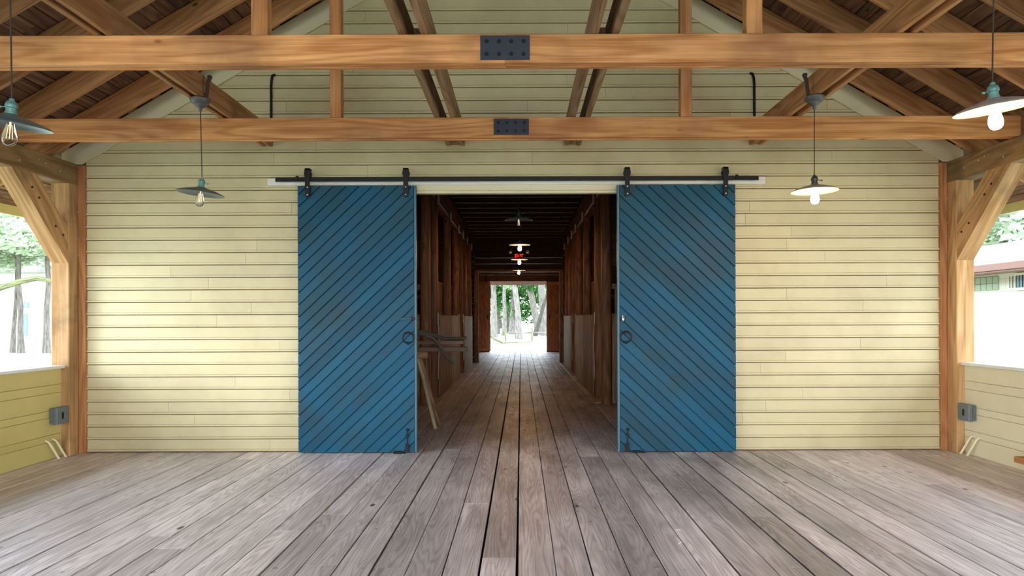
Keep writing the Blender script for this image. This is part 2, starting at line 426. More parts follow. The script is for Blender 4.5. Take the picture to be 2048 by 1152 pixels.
# ---------------------------------------------------------------- blue doors
def blue_door(x0, x1, z0, z1, sgn, inner, idx, label):
    # sgn: +1 boards rise to the right
    y0, y1 = WY - .112, WY - .066
    d = thing('door_%d' % idx, label, 'door', ((x0 + x1) / 2, y0, z0)); d['kind'] = 'structure'
    edge = .028
    ix0, ix1 = (x0, x1 - edge) if inner > 0 else (x0 + edge, x1)
    mb = MB(); sp = .1365; m = .943; g = .010
    # diagonal boards clipped to the door rectangle
    def clip(poly, f):
        out = []
        for i in range(len(poly)):
            a, b = poly[i], poly[(i + 1) % len(poly)]; fa, fb = f(a), f(b)
            if fa >= 0: out.append(a)
            if (fa >= 0) != (fb >= 0):
                t_ = fa / (fa - fb); out.append((a[0] + (b[0] - a[0]) * t_, a[1] + (b[1] - a[1]) * t_))
        return out
    c = z0 - 3.2
    n1 = 0
    phase = .03
    c = z0 - 1.6 + phase; top = z1 + 1.6
    cx = (x0 + x1) / 2
    while c < top:
        lo = lambda p, c=c: p[1] - (c + g / 2 + sgn * m * (p[0] - cx))
        hi = lambda p, c=c: (c + sp - g / 2 + sgn * m * (p[0] - cx)) - p[1]
        def shp(inset):
            P = [(ix0, z0), (ix1, z0), (ix1, z1), (ix0, z1)]
            P = clip(P, lambda p: lo(p) - inset); P = clip(P, lambda p: hi(p) - inset) if P else P
            return P
        A = shp(.006); B = shp(0.)
        if len(B) > 2:
            rnd = R.random(); ux, uz = 1 / math.hypot(1, m), sgn * m / math.hypot(1, m)
            gf = lambda p, y: ((p[0] - cx) * ux + (p[1] - z0) * uz, -(p[0] - cx) * uz + (p[1] - z0) * ux, y)
            if len(A) == len(B):
                n = len(A)
                mb.add([(p[0], y0, p[1]) for p in A] + [(p[0], y0 + .005, p[1]) for p in B] + [(p[0], y0 + .02, p[1]) for p in B],
                       [tuple(range(n))] + [(k, (k + 1) % n, n + (k + 1) % n, n + k) for k in range(n)] + [(n + k, n + (k + 1) % n, 2 * n + (k + 1) % n, 2 * n + k) for k in range(n)],
                       [gf(p, 0) for p in A] + [gf(p, .005) for p in B] + [gf(p, .02) for p in B], rnd)
            else:
                n = len(B)
                mb.add([(p[0], y0 + .001, p[1]) for p in B] + [(p[0], y0 + .02, p[1]) for p in B],
                       [tuple(range(n))] + [(k, (k + 1) % n, n + (k + 1) % n, n + k) for k in range(n)], [gf(p, 0) for p in B] * 2, rnd)
        c += sp
    mb.obj('diagonal_boards', M['blue'], d)
    MB().box(x0 + .002, x1 - .002, y0 + .019, y1, z0 + .002, z1 - .002, .002, 2).obj('door_core', M['blue'], d)
    xe0, xe1 = (x1 - edge + .004, x1) if inner > 0 else (x0, x0 + edge - .004)
    MB().box(xe0, xe1, y0 - .002, y1 + .001, z0, z1, .003, 2).obj('edge_strip', M['blue2'], d)
    # hangers
    for hx in ((615 - 1042) / 181., (812 - 1042) / 181.) if inner > 0 else ((1256 - 1042) / 181., (1453 - 1042) / 181.):
        hy = WY - .150
        mb = MB()
        # hanger with rounded lower end
        w = .026
        pts = [(-w, 3.16), (-w, 2.865)] + [(w * math.cos(math.pi + math.pi * k / 8), 2.865 + w * math.sin(math.pi + math.pi * k / 8)) for k in range(1, 8)] + [(w, 2.865), (w, 3.16)]
        pts = [(-.028, 3.165), (-.037, 3.115), (-.033, 3.085), (-.027, 3.06)] + pts[1:-1] + [(.027, 3.06), (.033, 3.085), (.037, 3.115), (.028, 3.165)]
        n = len(pts)
        mb.add([(hx + a, hy, b) for a, b in pts] + [(hx + a, hy + .007, b) for a, b in pts],
               [tuple(range(n)), tuple(range(2 * n - 1, n - 1, -1))] + [(k, n + k, n + (k + 1) % n, (k + 1) % n) for k in range(n)])
        mb.box(hx - .028, hx + .028, hy, hy + .075, 3.150, 3.165, .002)
        h = mb.obj('hanger_strap', M['iron'], d)
        MB().tube([(hx, hy + .012, 3.108), (hx, hy + .046, 3.108)], .041, 20).obj('roller', M['iron'], h)
        for bz in (2.955, 2.872):
            MB().sphere((hx, hy - .002, bz), .0085, .005, .0085).obj('bolt', M['steel'], h)
        MB().box(hx - .02, hx + .02, hy + .007, y0 + .001, 2.85, 2.975, .001).obj('spacer', M['iron'], h)
    s = 1 if inner > 0 else -1
    ex = x1 if inner > 0 else x0
    # ring pull
    rx = ex - s * .093; rz = 1.285; ry = y0 - .012; rr = .060
    q = MB().tube([(rx, y0 - .001, rz + .052), (rx, y0 - .010, rz + .052)], .022, 14).obj('ring_plate', M['iron'], d)
    pts = [(rx + rr * math.sin(a), ry - .006 * math.sin(a) ** 2, rz + rr * math.cos(a)) for a in [2 * math.pi * k / 28 for k in range(28)]]
    mb = MB().tube(pts, .0075, 8, True); mb.sphere((rx, ry, rz - rr - .004), .016, .01, .013)
    mb.sphere((rx - .014, ry, rz - rr + .01), .008, .008, .008); mb.sphere((rx + .014, ry, rz - rr + .01), .008, .008, .008)
    mb.obj('ring_pull', M['iron'], d, True)
    if inner > 0:
        # hasp lying along the door
        mb = MB(); hz = 1.495
        mb.box(ex - .062, ex - .048, y0 - .016, y0, hz - .025, hz + .028, .002)
        mb.box(ex - .048, ex - .012, y0 - .006, y0 + .001, hz - .014, hz + .016, .002)
        mb.obj('hasp_hinge', M['iron'], d)
        L = [(ex - .06, hz), (ex - .10, hz + .004), (ex - .14, hz - .002), (ex - .175, hz - .004)]
        mb = MB().tube([(a, y0 - .008, b) for a, b in L], [.010, .013, .010, .012], 8)
        c0 = (ex - .198, hz - .004)
        mb.tube([(c0[0] + .034 * math.cos(a), y0 - .006, c0[1] + .012 * math.sin(a)) for a in [2 * math.pi * k / 18 for k in range(18)]], .004, 6, True)
        o = mb.obj('hasp_strap', M['blue2'], d, True)
    else:
        hx, hz = ex + .066, 1.49
        mb = MB(); mb.box(hx - .022, hx + .026, y0 - .006, y0, hz - .035, hz + .03, .002); mb.obj('hasp_plate', M['iron'], d)
        mb = MB().sphere((hx - .006, y0 - .015, hz - .008), .014, .010, .024)
        mb.tube([(hx + .004, y0 - .012, hz + .01), (hx + .002, y0 - .018, hz + .03), (hx - .01, y0 - .016, hz + .032), (hx - .014, y0 - .012, hz + .008)], .004, 6)
        mb.obj('hasp_staple', M['steel'], d, True)
    # foot bolt
    bx = ex - s * .105; bz = .03
    mb = MB().tube([(bx, y0 - .013, bz - .004), (bx, y0 - .013, bz + .22)], .006, 8); mb.sphere((bx + .004, y0 - .018, bz + .235), .019, .012, .015)
    mb.obj('slide_bolt', M['iron'], d, True)
    mb = MB().box(bx - .022, bx + .018, y0 - .02, y0 + .001, bz - .01, bz + .075, .003); mb.box(bx - .018, bx + .018, y0 - .02, y0 + .001, bz + .155, bz + .178, .003)
    mb.obj('bolt_bracket', M['iron'], d)
    # floor guide
    gx = ex - s * .21
    g_ = MB().box(gx - .045, gx + .045, y0 - .03, y0 + .0, -.002, .028, .006)
    g_.box(gx - .045, gx + .085 , y0 - .03, y0 - .012, -.002, .01, .002)
    og = g_.obj('door_guide', M['iron'])
    tag(og, 'small black floor guide under the %s blue sliding door' % ('left' if inner > 0 else 'right'), 'door guide')
blue_door((596 - 1042) / 179.9, (833 - 1042) / 179.9, .012, 2.976, 1, 1, 1, 'left blue sliding barn door of diagonal boards with a long hasp')
blue_door((1235 - 1042) / 179.9, (1471.5 - 1042) / 179.9, .012, 2.976, -1, -1, 2, 'right blue sliding barn door of diagonal boards, lit warm near its top')

# ---------------------------------------------------------------- porch posts, headers, braces, low walls
for sgn, nm in ((-1, 'left'), (1, 'right')):
    X = lambda a: XC + sgn * a
    def bx(mb, a0, a1, y0, y1, z0, z1, ch=.004, axis=None):
        return mb.box(min(X(a0), X(a1)), max(X(a0), X(a1)), y0, y1, z0, z1, ch, axis)
    p = thing('timber_post', 'thick square pine post standing at the %s corner of the yellow wall' % nm, 'post', (X(4.97), 7.6, 0), 'corner posts of the porch')
    bx(MB(), 4.875, 5.075, 7.50, 7.69, 0, 3.0, .008, 2).obj('shaft', M['post'], p)
    for k, bz in enumerate((2.82, 2.70, 2.55, 2.40, 2.22)):
        MB().tube([(X(4.876), 7.64, bz), (X(4.866), 7.64, bz)], .011, 6).obj('bolt', M['steel'], p)
    # second jack post just outside, seen under the header
    h = thing('header_beam', 'heavy weathered header beam along the top of the %s side opening' % nm, 'beam', (X(4.97), 4, 3.0), 'side header beams')
    bx(MB(), 4.872, 5.075, -7.2, 7.69, 3.0, 3.235, .008, 1).obj('timber', M['header'], h)
    for by, bz in ((7.35, 3.10), (7.12, 3.13), (7.02, 3.15), (6.75, 3.08), (6.3, 3.12), (5.9, 3.10)):
        MB().tube([(X(4.874), by, bz), (X(4.864), by, bz)], .012, 6).obj('bolt', M['steel'], h)
    br = thing('knee_brace', 'diagonal pine knee brace from the %s corner post up to the header beam' % nm, 'brace', (X(4.97), 7.5, 2.1), 'knee braces of the porch')
    P = [(7.499, 2.12), (6.67, 2.999), (7.03, 2.999), (7.499, 2.50)]
    mb = MB(); w0, w1 = X(4.885), X(5.065)
    c = .008
    vs = [(w0, y, z) for y, z in P] + [(w1, y, z) for y, z in P]
    dirv = Vector((0, -.83, .88)).normalized()
    gs = [((Vector((0, y, z)) - Vector((0, 7, 2.6))).dot(dirv), 0 if k < 4 else .18, (Vector((0, y, z)) - Vector((0, 7, 2.6))).dot(Vector((0, .88, .83)).normalized())) for k, (y, z) in enumerate(P + P)]
    fs = [(3, 2, 1, 0), (4, 5, 6, 7), (0, 1, 5, 4), (1, 2, 6, 5), (2, 3, 7, 6), (3, 0, 4, 7)]
    if sgn > 0: fs = [tuple(reversed(f)) for f in fs]
    mb.add(vs, fs, gs); mb.obj('timber', M['post'], br)
    for by, bz in ((7.42, 2.42), (7.3, 2.50), (7.05, 2.76), (6.95, 2.85)):
        MB().tube([(X(4.886), by, bz), (X(4.878), by, bz)], .012, 6).obj('bolt', M['iron'], br)
    # low wall
    mb = MB(); z = 0.0; k = 0
    hs = [.185, .075, .185, .075, .185, .09, .175]
    while z < .96 and k < 20:
        hh = hs[k % len(hs)]; z1 = min(z + hh, .965)
        bx(mb, 4.962, 4.99, -7.2, 7.498, z + .002, z1 - .001, .003, 1); z = z1; k += 1
    bx(mb, 4.99, 5.06, -7.2, 7.498, 0, .965, 0, 1)
    o = mb.obj('wall_' + nm, M['lowwall'] if sgn < 0 else M['creamtrim']); struct(o, 'waist-high yellow board wall along the %s side of the porch' % nm, 'wall')  # one paint on both walls; their difference in light put into the colours
    mb = MB(); bx(mb, 4.92, 5.12, -7.2, 7.498, .966, .998, .006, 1)
    o = mb.obj('trim_%d' % tn, M['white']); tn += 1; struct(o, 'pale painted cap board on top of the %s low wall' % nm, 'trim')
    # exterior side wall of the barn
    mb = MB(); bx(mb, 4.9, 5.0, WY + .12, 30.2, -.3, 3.5, 0, 1)
    o = mb.obj('wall_barn_' + nm, M['lowwall']); struct(o, 'long %s outer wall of the barn behind the stalls' % nm, 'wall')
    # outlet
    e = thing('outlet_box', 'grey weatherproof outlet box on the %s low wall beside the corner post' % nm, 'outlet box', (X(4.95), 7.38, .47), 'grey outlet boxes')
    bx(MB(), 4.915, 4.962, 7.30, 7.46, .385, .545, .012, 2).obj('housing', M['grey'], e)
    bx(MB(), 4.865, 4.915, 7.285, 7.475, .375, .555, .018, 2).obj('cover', M['grey'], e)
    bx(MB(), 4.858, 4.866, 7.36, 7.385, .43, .50, .002, 2).obj('latch', M['iron'], e)
    # pipes
    for k, (ya, yb) in enumerate(((7.36, 7.46), (7.25, 7.35))):
        pts = [(X(4.985), ya - .03, .20), (X(4.955), ya - .01, .19), (X(4.90), yb, .0)]
        o = MB().tube([(X(4.975), ya, .215), (X(4.95), ya, .205), (X(4.935), ya + .01, .19), (X(4.89), yb, .0)], .012, 10).obj('conduit_stub', M['pipe'], None, True)
        tag(o, 'cream conduit stub slanting from %s low wall to floor, one %s the post' % (nm, 'nearer' if k == 0 else 'farther from'), 'pipe', 'cream conduit stubs')

# ---------------------------------------------------------------- roof
RY = [7.38 - .67 * k for k in range(9)]
def roof_deck(sgn):
    mb = MB(); s = 0.0; al = math.atan(SL); L = 6.05 / math.cos(al)
    while s < L:
        w = R.choice([.135, .14, .142]); gap = R.choice([.004, .006, .012])
        y = -7.4 - R.random() * 2
        while y < 9.0:
            ln = R.choice([1.34, 2.01, 2.68]); y1 = min(y + ln, 9.0)
            sm = s + w / 2; x = XC + sgn * sm * math.cos(al); z = DECK - sm * math.sin(al)
            nrm = Vector((sgn * math.sin(al), 0, math.cos(al)))
            c0 = Vector((x, y, z)) + nrm * (.011 + R.uniform(0, .005)); c1 = Vector((c0.x, y1 - .004, c0.z))
            if y1 > -7.3: mb.timber(c0, c1, w - gap, .02, nrm, .002)
            y += ln
        s += w
    return mb
for sgn, nm in ((-1, 'left'), (1, 'right')):
    o = roof_deck(sgn).obj('ceiling', M['deck']); struct(o, 'dark brown roof boards on the %s slope above the rafters' % nm, 'ceiling')
    a = XC; b = XC + sgn * 6.12
    zt = DECK + .05; ze = DECK + .05 - SL * 6.12
    vs = [(a, -7.5, zt), (b, -7.5, ze), (b, 30.8, ze), (a, 30.8, zt), (a, -7.5, zt + .04), (b, -7.5, ze + .04), (b, 30.8, ze + .04), (a, 30.8, zt + .04)]
    o = MB().add(vs, [(0, 3, 2, 1), (4, 5, 6, 7), (0, 1, 5, 4), (2, 3, 7, 6), (1, 2, 6, 5), (3, 0, 4, 7)]).obj('roof', M['shingle'])
    struct(o, 'outer roof covering of the %s slope' % nm, 'roof')
    o = MB().box(min(b, b + sgn * .03), max(b, b + sgn * .03), -7.5, 30.8, ze - .16, ze + .05, .003, 1).obj('trim_%d' % tn, M['cream']); tn += 1
    struct(o, 'pale fascia board along the %s eave' % nm, 'trim')
    for k, y in enumerate(RY):
        x1 = 6.0
        lab = '%s roof rafter, %s from the yellow gable wall' % (nm, ORD[k])
        mb = MB(); d = .28 / math.sqrt(1 + SL * SL) - .004; al = math.atan(SL)
        nrm = Vector((sgn * math.sin(al), 0, math.cos(al)))
        p0 = Vector((XC, y, DECK)) - nrm * (d / 2 + .002) + Vector((sgn * .12, 0, -SL * .12)); p1 = Vector((XC + sgn * x1, y, DECK - SL * x1)) - nrm * (d / 2 + .002)
        mb.timber(p0, p1, .042, d - .004, nrm, .004)
        o = mb.obj('roof_rafter', M['rafter']); tag(o, lab, 'rafter', 'roof rafters on the %s slope' % nm)
    # lookout blocks in the slot above the rake board
    mb = MB(); nn = 0
    s = .5
    while s < 4.7:
        x = XC + sgn * s; zc = RAKE - SL * s + .05
        mb.timber((x - .04 * sgn, WY - .03, zc + .023), (x + .04 * sgn, WY - .03, zc - .023), .05, .07, (0, 0, 1), .002); s += .27
    o = mb.obj('trim_%d' % tn, M['rafter']); tn += 1; struct(o, 'small wooden blocks between rake board and roof boards on the %s' % nm, 'trim')

TIE = [(6.56, .125, 'far'), (4.64, .125, 'near')]
TZ0, TZ1 = 3.236, 3.432
for yf, th, nm in TIE:
    cx = XC
    t_ = thing('tie_beam', '%s orange pine tie beam spanning the porch with a dark steel splice plate' % ('nearer, larger-looking' if nm == 'near' else 'farther'), 'beam', (XC, yf, TZ0), 'porch tie beams')
    xl, xr = XC - 4.9, XC + 4.9
    js = (1012 - 1042) / F * yf if nm == 'near' else (1024 - 1042) / F * yf
    for a, b in ((xl, js - .001), (js + .001, xr)):
        for k in range(3):
            w = th / 3
            MB().box(a, b, yf + k * w, yf + (k + 1) * w - (.002 if k < 2 else 0), TZ0 + (.006 if k == 1 else 0), TZ1 - (.004 if k == 1 else 0), .004, 0, None).obj('ply', M['beam'], t_)
    pw, ph = (.168, .083)
    zc = (TZ0 + TZ1) / 2 + .003
    if nm == 'far': ph = .077
    pl = MB().box(js - pw, js + pw, yf - .006, yf, zc - ph, zc + ph, .001, 0).obj('splice_plate', M['plate'], t_)
    for i in range(4):
        for j in (-1, 1):
            bxx = js + (i - 1.5) * .0835; bz = zc + j * ph * .52
            MB().tube([(bxx, yf - .014, bz), (bxx, yf - .006, bz)], .010, 6).tube([(bxx, yf - .008, bz), (bxx, yf - .006, bz)], .015, 12).obj('bolt', M['iron'], pl)
    for sgn, sd in ((-1, 'left'), (1, 'right')):
        xx = XC + sgn * 1.69
        o = MB().box(xx - .055, xx + .055, yf + .015, yf + .105, TZ1, DECK - SL * 1.75 - .02, .004, 2).obj('truss_upright', M['beam'])
        tag(o, '%s vertical pine upright on the %s tie beam' % (sd, 'nearer' if nm == 'near' else 'farther'), 'upright', 'truss uprights')

# lengthwise double members between the trusses
for x0, x1, ply, lab, sd in ((-2.90, -2.777, .04, 'outer left', -1), (-.83, -.625, .05, 'inner left', -1), (.485, .677, .05, 'inner right', 1), (2.566, 2.71, .04, 'outer right', 1)):
    m_ = thing('ceiling_joist', '%s lengthwise double joist running over the porch towards the yellow wall' % lab, 'joist', ((x0 + x1) / 2, 6, TZ1), 'lengthwise double joists')
    mat = M['rafter'] if 'outer' in lab else M['greyweb']
    z0, z1 = TZ1 + .001, TZ1 + .205
    for a in (x0, x1 - ply):
        MB().box(a, a + ply, -4.0, 7.655, z0, z1, .003, 1).obj('ply', mat, m_)
    for ym in (7.5, 5.0, 2.9):
        MB().box(x0 + ply, x1 - ply, ym, ym + .15, z0 + .01, z1 - .01, .002, 1).obj('spacer_block', mat, m_)

# black cables on the gable
for px, sd, s in ((545, 'left', 1), (1509, 'right', -1)):
    x = (px - 1042) / 177.6; y = WY - .035
    pts = [(x, WY - .01, 3.55), (x, y, 3.58), (x, y, 3.75), (x, y, 4.12), (x + s * .006, y, 4.19), (x + s * .02, y, 4.235), (x + s * .035, WY - .02, 4.245), (x + s * .04, WY + .0, 4.245)]
    o = MB().tube(pts, .014, 10).obj('black_cable', M['iron'], None, True); tag(o, 'black cable hooked out of the upper yellow wall on the %s' % sd, 'cable', 'black cables on the gable')

# ---------------------------------------------------------------- lamps
def lamp(name_lab, x, y, z, ztop, lit, tilt=(0, 0), canopy=True, small=False, shade='shade', body='socket', bulbmat='bulb_on', key=1, conduit=None):
    g = 'round metal pendant lamps'
    L = thing('pendant_lamp', name_lab, 'lamp', (x, y, z), g)
    rot = 1.115 * Matrix.Rotation(math.radians(tilt[0]), 3, 'Y') @ Matrix.Rotation(math.radians(tilt[1]), 3, 'X')
    c = Vector((x, y, z))
    n = 20 if small else 40
    prof = [(.023, .062), (.026, .050), (.045, .042), (.09, .031), (.135, .017), (.165, .005), (.1755, -.003), (.1765, -.006), (.174, -.006), (.163, .002), (.133, .013), (.088, .027), (.044, .037), (.024, .044)]
    MB().lathe(prof, c, n, rot).obj('lamp_shade', M[shade], L, True)
    prof = [(.001, .125), (.010, .124), (.013, .112), (.022, .106), (.027, .092), (.027, .082), (.022, .078), (.023, .062), (.026, .056), (.026, .036), (.019, .028), (.001, .028)]
    if small: prof = [(r_ * .8, .028 + (z_ - .028) * .42) for r_, z_ in prof]
    sk = MB().lathe(prof, c, 20, rot).obj('socket', M[body], L, True)
    kz = .055 if small else .083
    a = c + rot @ Vector((key * .018, 0, kz)); b = c + rot @ Vector((key * .052, -.008, kz - .005))
    MB().tube([a, b], .003, 6).sphere(b, .011, .004, .008, 6, 8).obj('switch_key', M[body], sk, True)
    prof = [(.0005, -.105), (.012, -.1035), (.022, -.098), (.029, -.086), (.032, -.072), (.031, -.058), (.026, -.036), (.019, -.010), (.0145, .014), (.0135, .030)]
    bl = MB().lathe(prof, c, 24, rot).obj('bulb', M[bulbmat] if lit else M['glass'], L, True)
    if not lit:
        mb = MB()
        for k in range(4):
            an = k * math.pi / 2 + .4
            mb.tube([c + rot @ Vector((.006 * math.cos(an), .006 * math.sin(an), -.005)), c + rot @ Vector((.010 * math.cos(an + .3), .010 * math.sin(an + .3), -.070))], .0016, 6)
        mb.tube([c + rot @ Vector((0, 0, .03)), c + rot @ Vector((0, 0, -.01))], .004, 6)
        mb.obj('filament', M['filament'], bl)
    top = c + rot @ Vector((0, 0, .066 if small else .124))
    MB().tube([top, (x, y, ztop)], .0042 if not small else .005, 8).obj('cord', M['cord'], L)
    if canopy:
        prof = [(.001, -.075), (.008, -.072), (.014, -.055), (.030, -.045), (.034, -.035), (.052, -.028), (.060, -.018), (.062, -.006), (.050, 0), (.001, .0)]
        prof = [(r_ * 1.35, z_ * 1.6) for r_, z_ in prof]
        MB().lathe(prof, (x, y, ztop), 24).obj('canopy', M['canopy'], L, True)
        if conduit:
            s = conduit; h = .19
            pts = [(x + s * .05, y, ztop - .005), (x + s * .062, y, ztop + .06), (x + s * .068, y, ztop + .13), (x + s * .085, y + .01, ztop + .19), (x + s * .055, y + .05, ztop + .205)]
            MB().tube(pts, [.016, .016, .016, .018, .016], 8).obj('flexible_conduit', M['cord'], L, True)
    return L
ZT = TZ1 + .0005
lamp('unlit pendant lamp hanging in front of the left siding, shade tilted down to the right', -2.80, 5.97, 2.60, ZT, False, (6, 0), conduit=1, body='verdigris')
lamp('lit pendant lamp glowing in front of the right siding', 2.573, 5.97, 2.605, ZT, True, (-1, 0), conduit=-1, shade='shadelit')
lamp('unlit pendant lamp cut off by the left edge of the picture, greenish socket', -2.78, 3.72, 2.565, ZT, False, (7, 4), body='verdigris', key=-1)
lamp('lit pendant lamp near the right edge of the picture, glowing brightly', 2.585, 3.72, 2.635, ZT, True, (-7, 3), body='verdigris', shade='shadelit', key=-1)
lamp('unlit pendant lamp hanging at the front of the aisle', (1038 - 1042) / F * 9.6, 9.6, 2.88, 4.18, False, (0, 3), False, key=1)
for k, (yy, pxx, zz) in enumerate(((12.8, 1040, 2.875), (15.85, 1039, 2.86), (19.9, 1038, 2.89))):
    lamp('%s lit pendant lamp from the doorway down the aisle' % ORD[k], (pxx - 1042) / F * yy, yy, zz, 4.18, True, (0, 2), False, True, 'shadelit', bulbmat='bulb_on_far')

# ---------------------------------------------------------------- aisle interior
IY0, IY1 = WY + .12, 23.0
CZ = 4.19
for k in range(14):
    y = 23.0 - .45 - k * .753 + .1
    if y < 13: break
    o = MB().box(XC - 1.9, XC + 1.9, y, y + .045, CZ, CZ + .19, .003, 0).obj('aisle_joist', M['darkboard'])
    MB().box(XC - 1.45, XC + 1.45, y - .002, y + .047, CZ - .014, CZ - .001, .002, 0).obj('edge_strip', M['palewood'], o)  # dark joist, pale strip: shade and bounced floor light put into colour
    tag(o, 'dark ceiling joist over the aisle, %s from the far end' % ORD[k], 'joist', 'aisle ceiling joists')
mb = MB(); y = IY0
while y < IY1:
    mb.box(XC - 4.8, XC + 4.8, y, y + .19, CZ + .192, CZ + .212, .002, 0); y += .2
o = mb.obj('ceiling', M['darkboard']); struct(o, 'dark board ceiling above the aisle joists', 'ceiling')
PY = [11.77, 12.88, 15.2, 17.2, 18.5, 19.9, 21.6]
for sgn, nm in ((-1, 'left'), (1, 'right')):
    X = lambda a: XC + sgn * a
    o = MB().box(min(X(1.49), X(1.68)), max(X(1.49), X(1.68)), 8.2, 22.98, 3.74, 4.185, .01, 1).obj('plate_beam', M['barnpost'])
    tag(o, 'long dark beam resting on the %s row of stall posts' % nm, 'beam', 'aisle plate beams')
    for k, y in enumerate(PY):
        p = thing('stall_post', 'brown rounded stall post with cut rings, %s side of the aisle, %s from the front' % (nm, ORD[k]), 'post', (X(1.57), y + .09, 0), 'stall posts')
        mb = MB(); w = .086; nv = 16
        zs = [0]; g0 = 2.70
        for q in range(5): zs += [g0 + q * .032, g0 + q * .032 + .006, g0 + q * .032 + .012]
        zs += [3.735]
        cyl = []
        for i_, zz in enumerate(zs):
            sc_ = .94 if (0 < i_ < len(zs) - 1 and (i_ - 1) % 3 == 1) else 1.
            for q in range(nv):
                a = 2 * math.pi * (q + .5) / nv; ca, sa = math.cos(a), math.sin(a)
                rr_ = w * sc_ / (abs(ca) ** 4 + abs(sa) ** 4) ** .25
                cyl.append((X(1.57) + rr_ * ca, y + .09 + rr_ * sa, zz))
        fs = []
        for i_ in range(len(zs) - 1):
            for q in range(nv): fs.append((i_ * nv + q, i_ * nv + (q + 1) % nv, (i_ + 1) * nv + (q + 1) % nv, (i_ + 1) * nv + q))
        fs.append(tuple(range((len(zs) - 1) * nv, len(zs) * nv)))
        mb.add(cyl, fs, [(c_[2], c_[0] - X(1.57), c_[1] - y - .09) for c_ in cyl]); mb.obj('shaft', M['barnpost'], p, True)
        if k > 0:
            MB().box(min(X(1.455), X(1.485)), max(X(1.455), X(1.485)), y + .03, y + .13, 3.66, 3.86, .004, 2).obj('bracket', M['white'], p)
        if k in (1, 4, 3):
            yy = y - .0 if k != 3 else y + .1
            MB().box(min(X(1.475), X(1.487)), max(X(1.475), X(1.487)), yy, yy + .09, 1.38, 1.6, .003, 2).obj('latch_plate', M['white'], p)
            MB().tube([(X(1.475), yy + .04, 1.38), (X(1.462), yy + .07, 1.0), (X(1.475), yy + .02, .62), (X(1.478), yy + .04, .35)], .009, 6).obj('light_leak_strip', M['pit'], p)  # pale tube standing in for light leaking through the stall doorway
    segs = ((12.98, 15.18, 'mid', 'brown'), (15.28, 17.16, 'pale', 'pale'), (18.7, 21.72, 'pale', 'pale'))
    for k, (ya, yb, mt, cn) in enumerate(segs):
        s_ = thing('stall_partition', '%s lower stall front of vertical boards, %s side of the aisle, %s from the front' % (cn, nm, ORD[k]), 'stall wall', (X(1.5), ya, 0), 'stall fronts')
        mb = MB(); y = ya
        while y < yb - .02:
            w = min(.14, yb - y); mb.box(min(X(1.452), X(1.478)), max(X(1.452), X(1.478)), y, y + w - .003, 0.01, 1.56, .003, 2); y += w
        mb.obj('lower_boards', M[mt + 'wood'], s_)
        s_ = thing('stall_screen', 'upper boarded screen behind the posts, %s side of the aisle, %s from the front' % (nm, ORD[k]), 'stall wall', (X(1.67), ya, 1.4), 'stall screens')
        mb = MB(); y = ya
        while y < yb - .02:
            w = min(.14, yb - y); mb.box(min(X(1.66), X(1.685)), max(X(1.66), X(1.685)), y, y + w - .003, 0.01, 2.24, .003, 2); y += w
        mb.obj('upper_boards', M['screenwood'], s_)
        MB().box(min(X(1.645), X(1.70)), max(X(1.645), X(1.70)), ya, yb, 2.241, 2.275, .003, 1).obj('cap_rail', M['midwood'], s_)
    # cross walls of the stalls
    for k, (yy, cn) in enumerate(((11.86, 'front'), (17.25, 'middle'))):
        s_ = thing('stall_divider', 'dark %s cross wall of the %s stalls with boards below and bars above' % (cn, nm), 'stall wall', (X(3.2), yy, 0))
        mb = MB(); a = 1.67
        while a < 4.85:
            b = min(a + .15, 4.87); mb.box(min(X(a), X(b - .003)), max(X(a), X(b - .003)), yy, yy + .03, .01, 1.57, .003, 2); a += .15
        mb.obj('lower_boards', M['midwood'], s_)
        mb = MB(); a = 1.72
        while a < 4.8:
            mb.box(min(X(a), X(a + .035)), max(X(a), X(a + .035)), yy, yy + .03, 1.575, 2.0, .002, 2); a += .12
        mb.obj('bars', M['midwood'], s_)
        MB().box(min(X(1.67), X(4.87)), max(X(1.67), X(4.87)), yy - .01, yy + .04, 2.002, 2.09, .003, 0).obj('top_rail', M['midwood'], s_)
        mb = MB(); z = 2.4
        while z < 4.1: mb.box(min(X(1.67), X(4.87)), max(X(1.67), X(4.87)), yy, yy + .02, z, z + .19, .002, 0); z += .2
        mb.obj('upper_boards', M['darkboard'], s_)
    # pale boards standing in for light spilled from the stall doorways
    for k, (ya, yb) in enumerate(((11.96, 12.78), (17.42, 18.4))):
        o = MB().box(min(X(1.38), X(1.66)), max(X(1.38), X(1.66)), ya, yb, .001, .012, .003, 1).obj('light_spill_board', M['light_spill'])
        tag(o, 'flat pale board painted as spilled light at the %s stall doorway on the %s' % ('nearer' if k == 0 else 'farther', nm), 'light_spill')
    # stall back wall inside
    mb = MB(); y = IY0 + .02
    while y < 22.9:
        mb.box(min(X(4.86), X(4.885)), max(X(4.86), X(4.885)), y, y + .19, 0, 4.18, .002, 2); y += .2
    o = mb.obj('wall_barn_' + nm, M['darkboard']); struct(o, 'dark inner boards of the %s barn wall' % nm, 'wall')

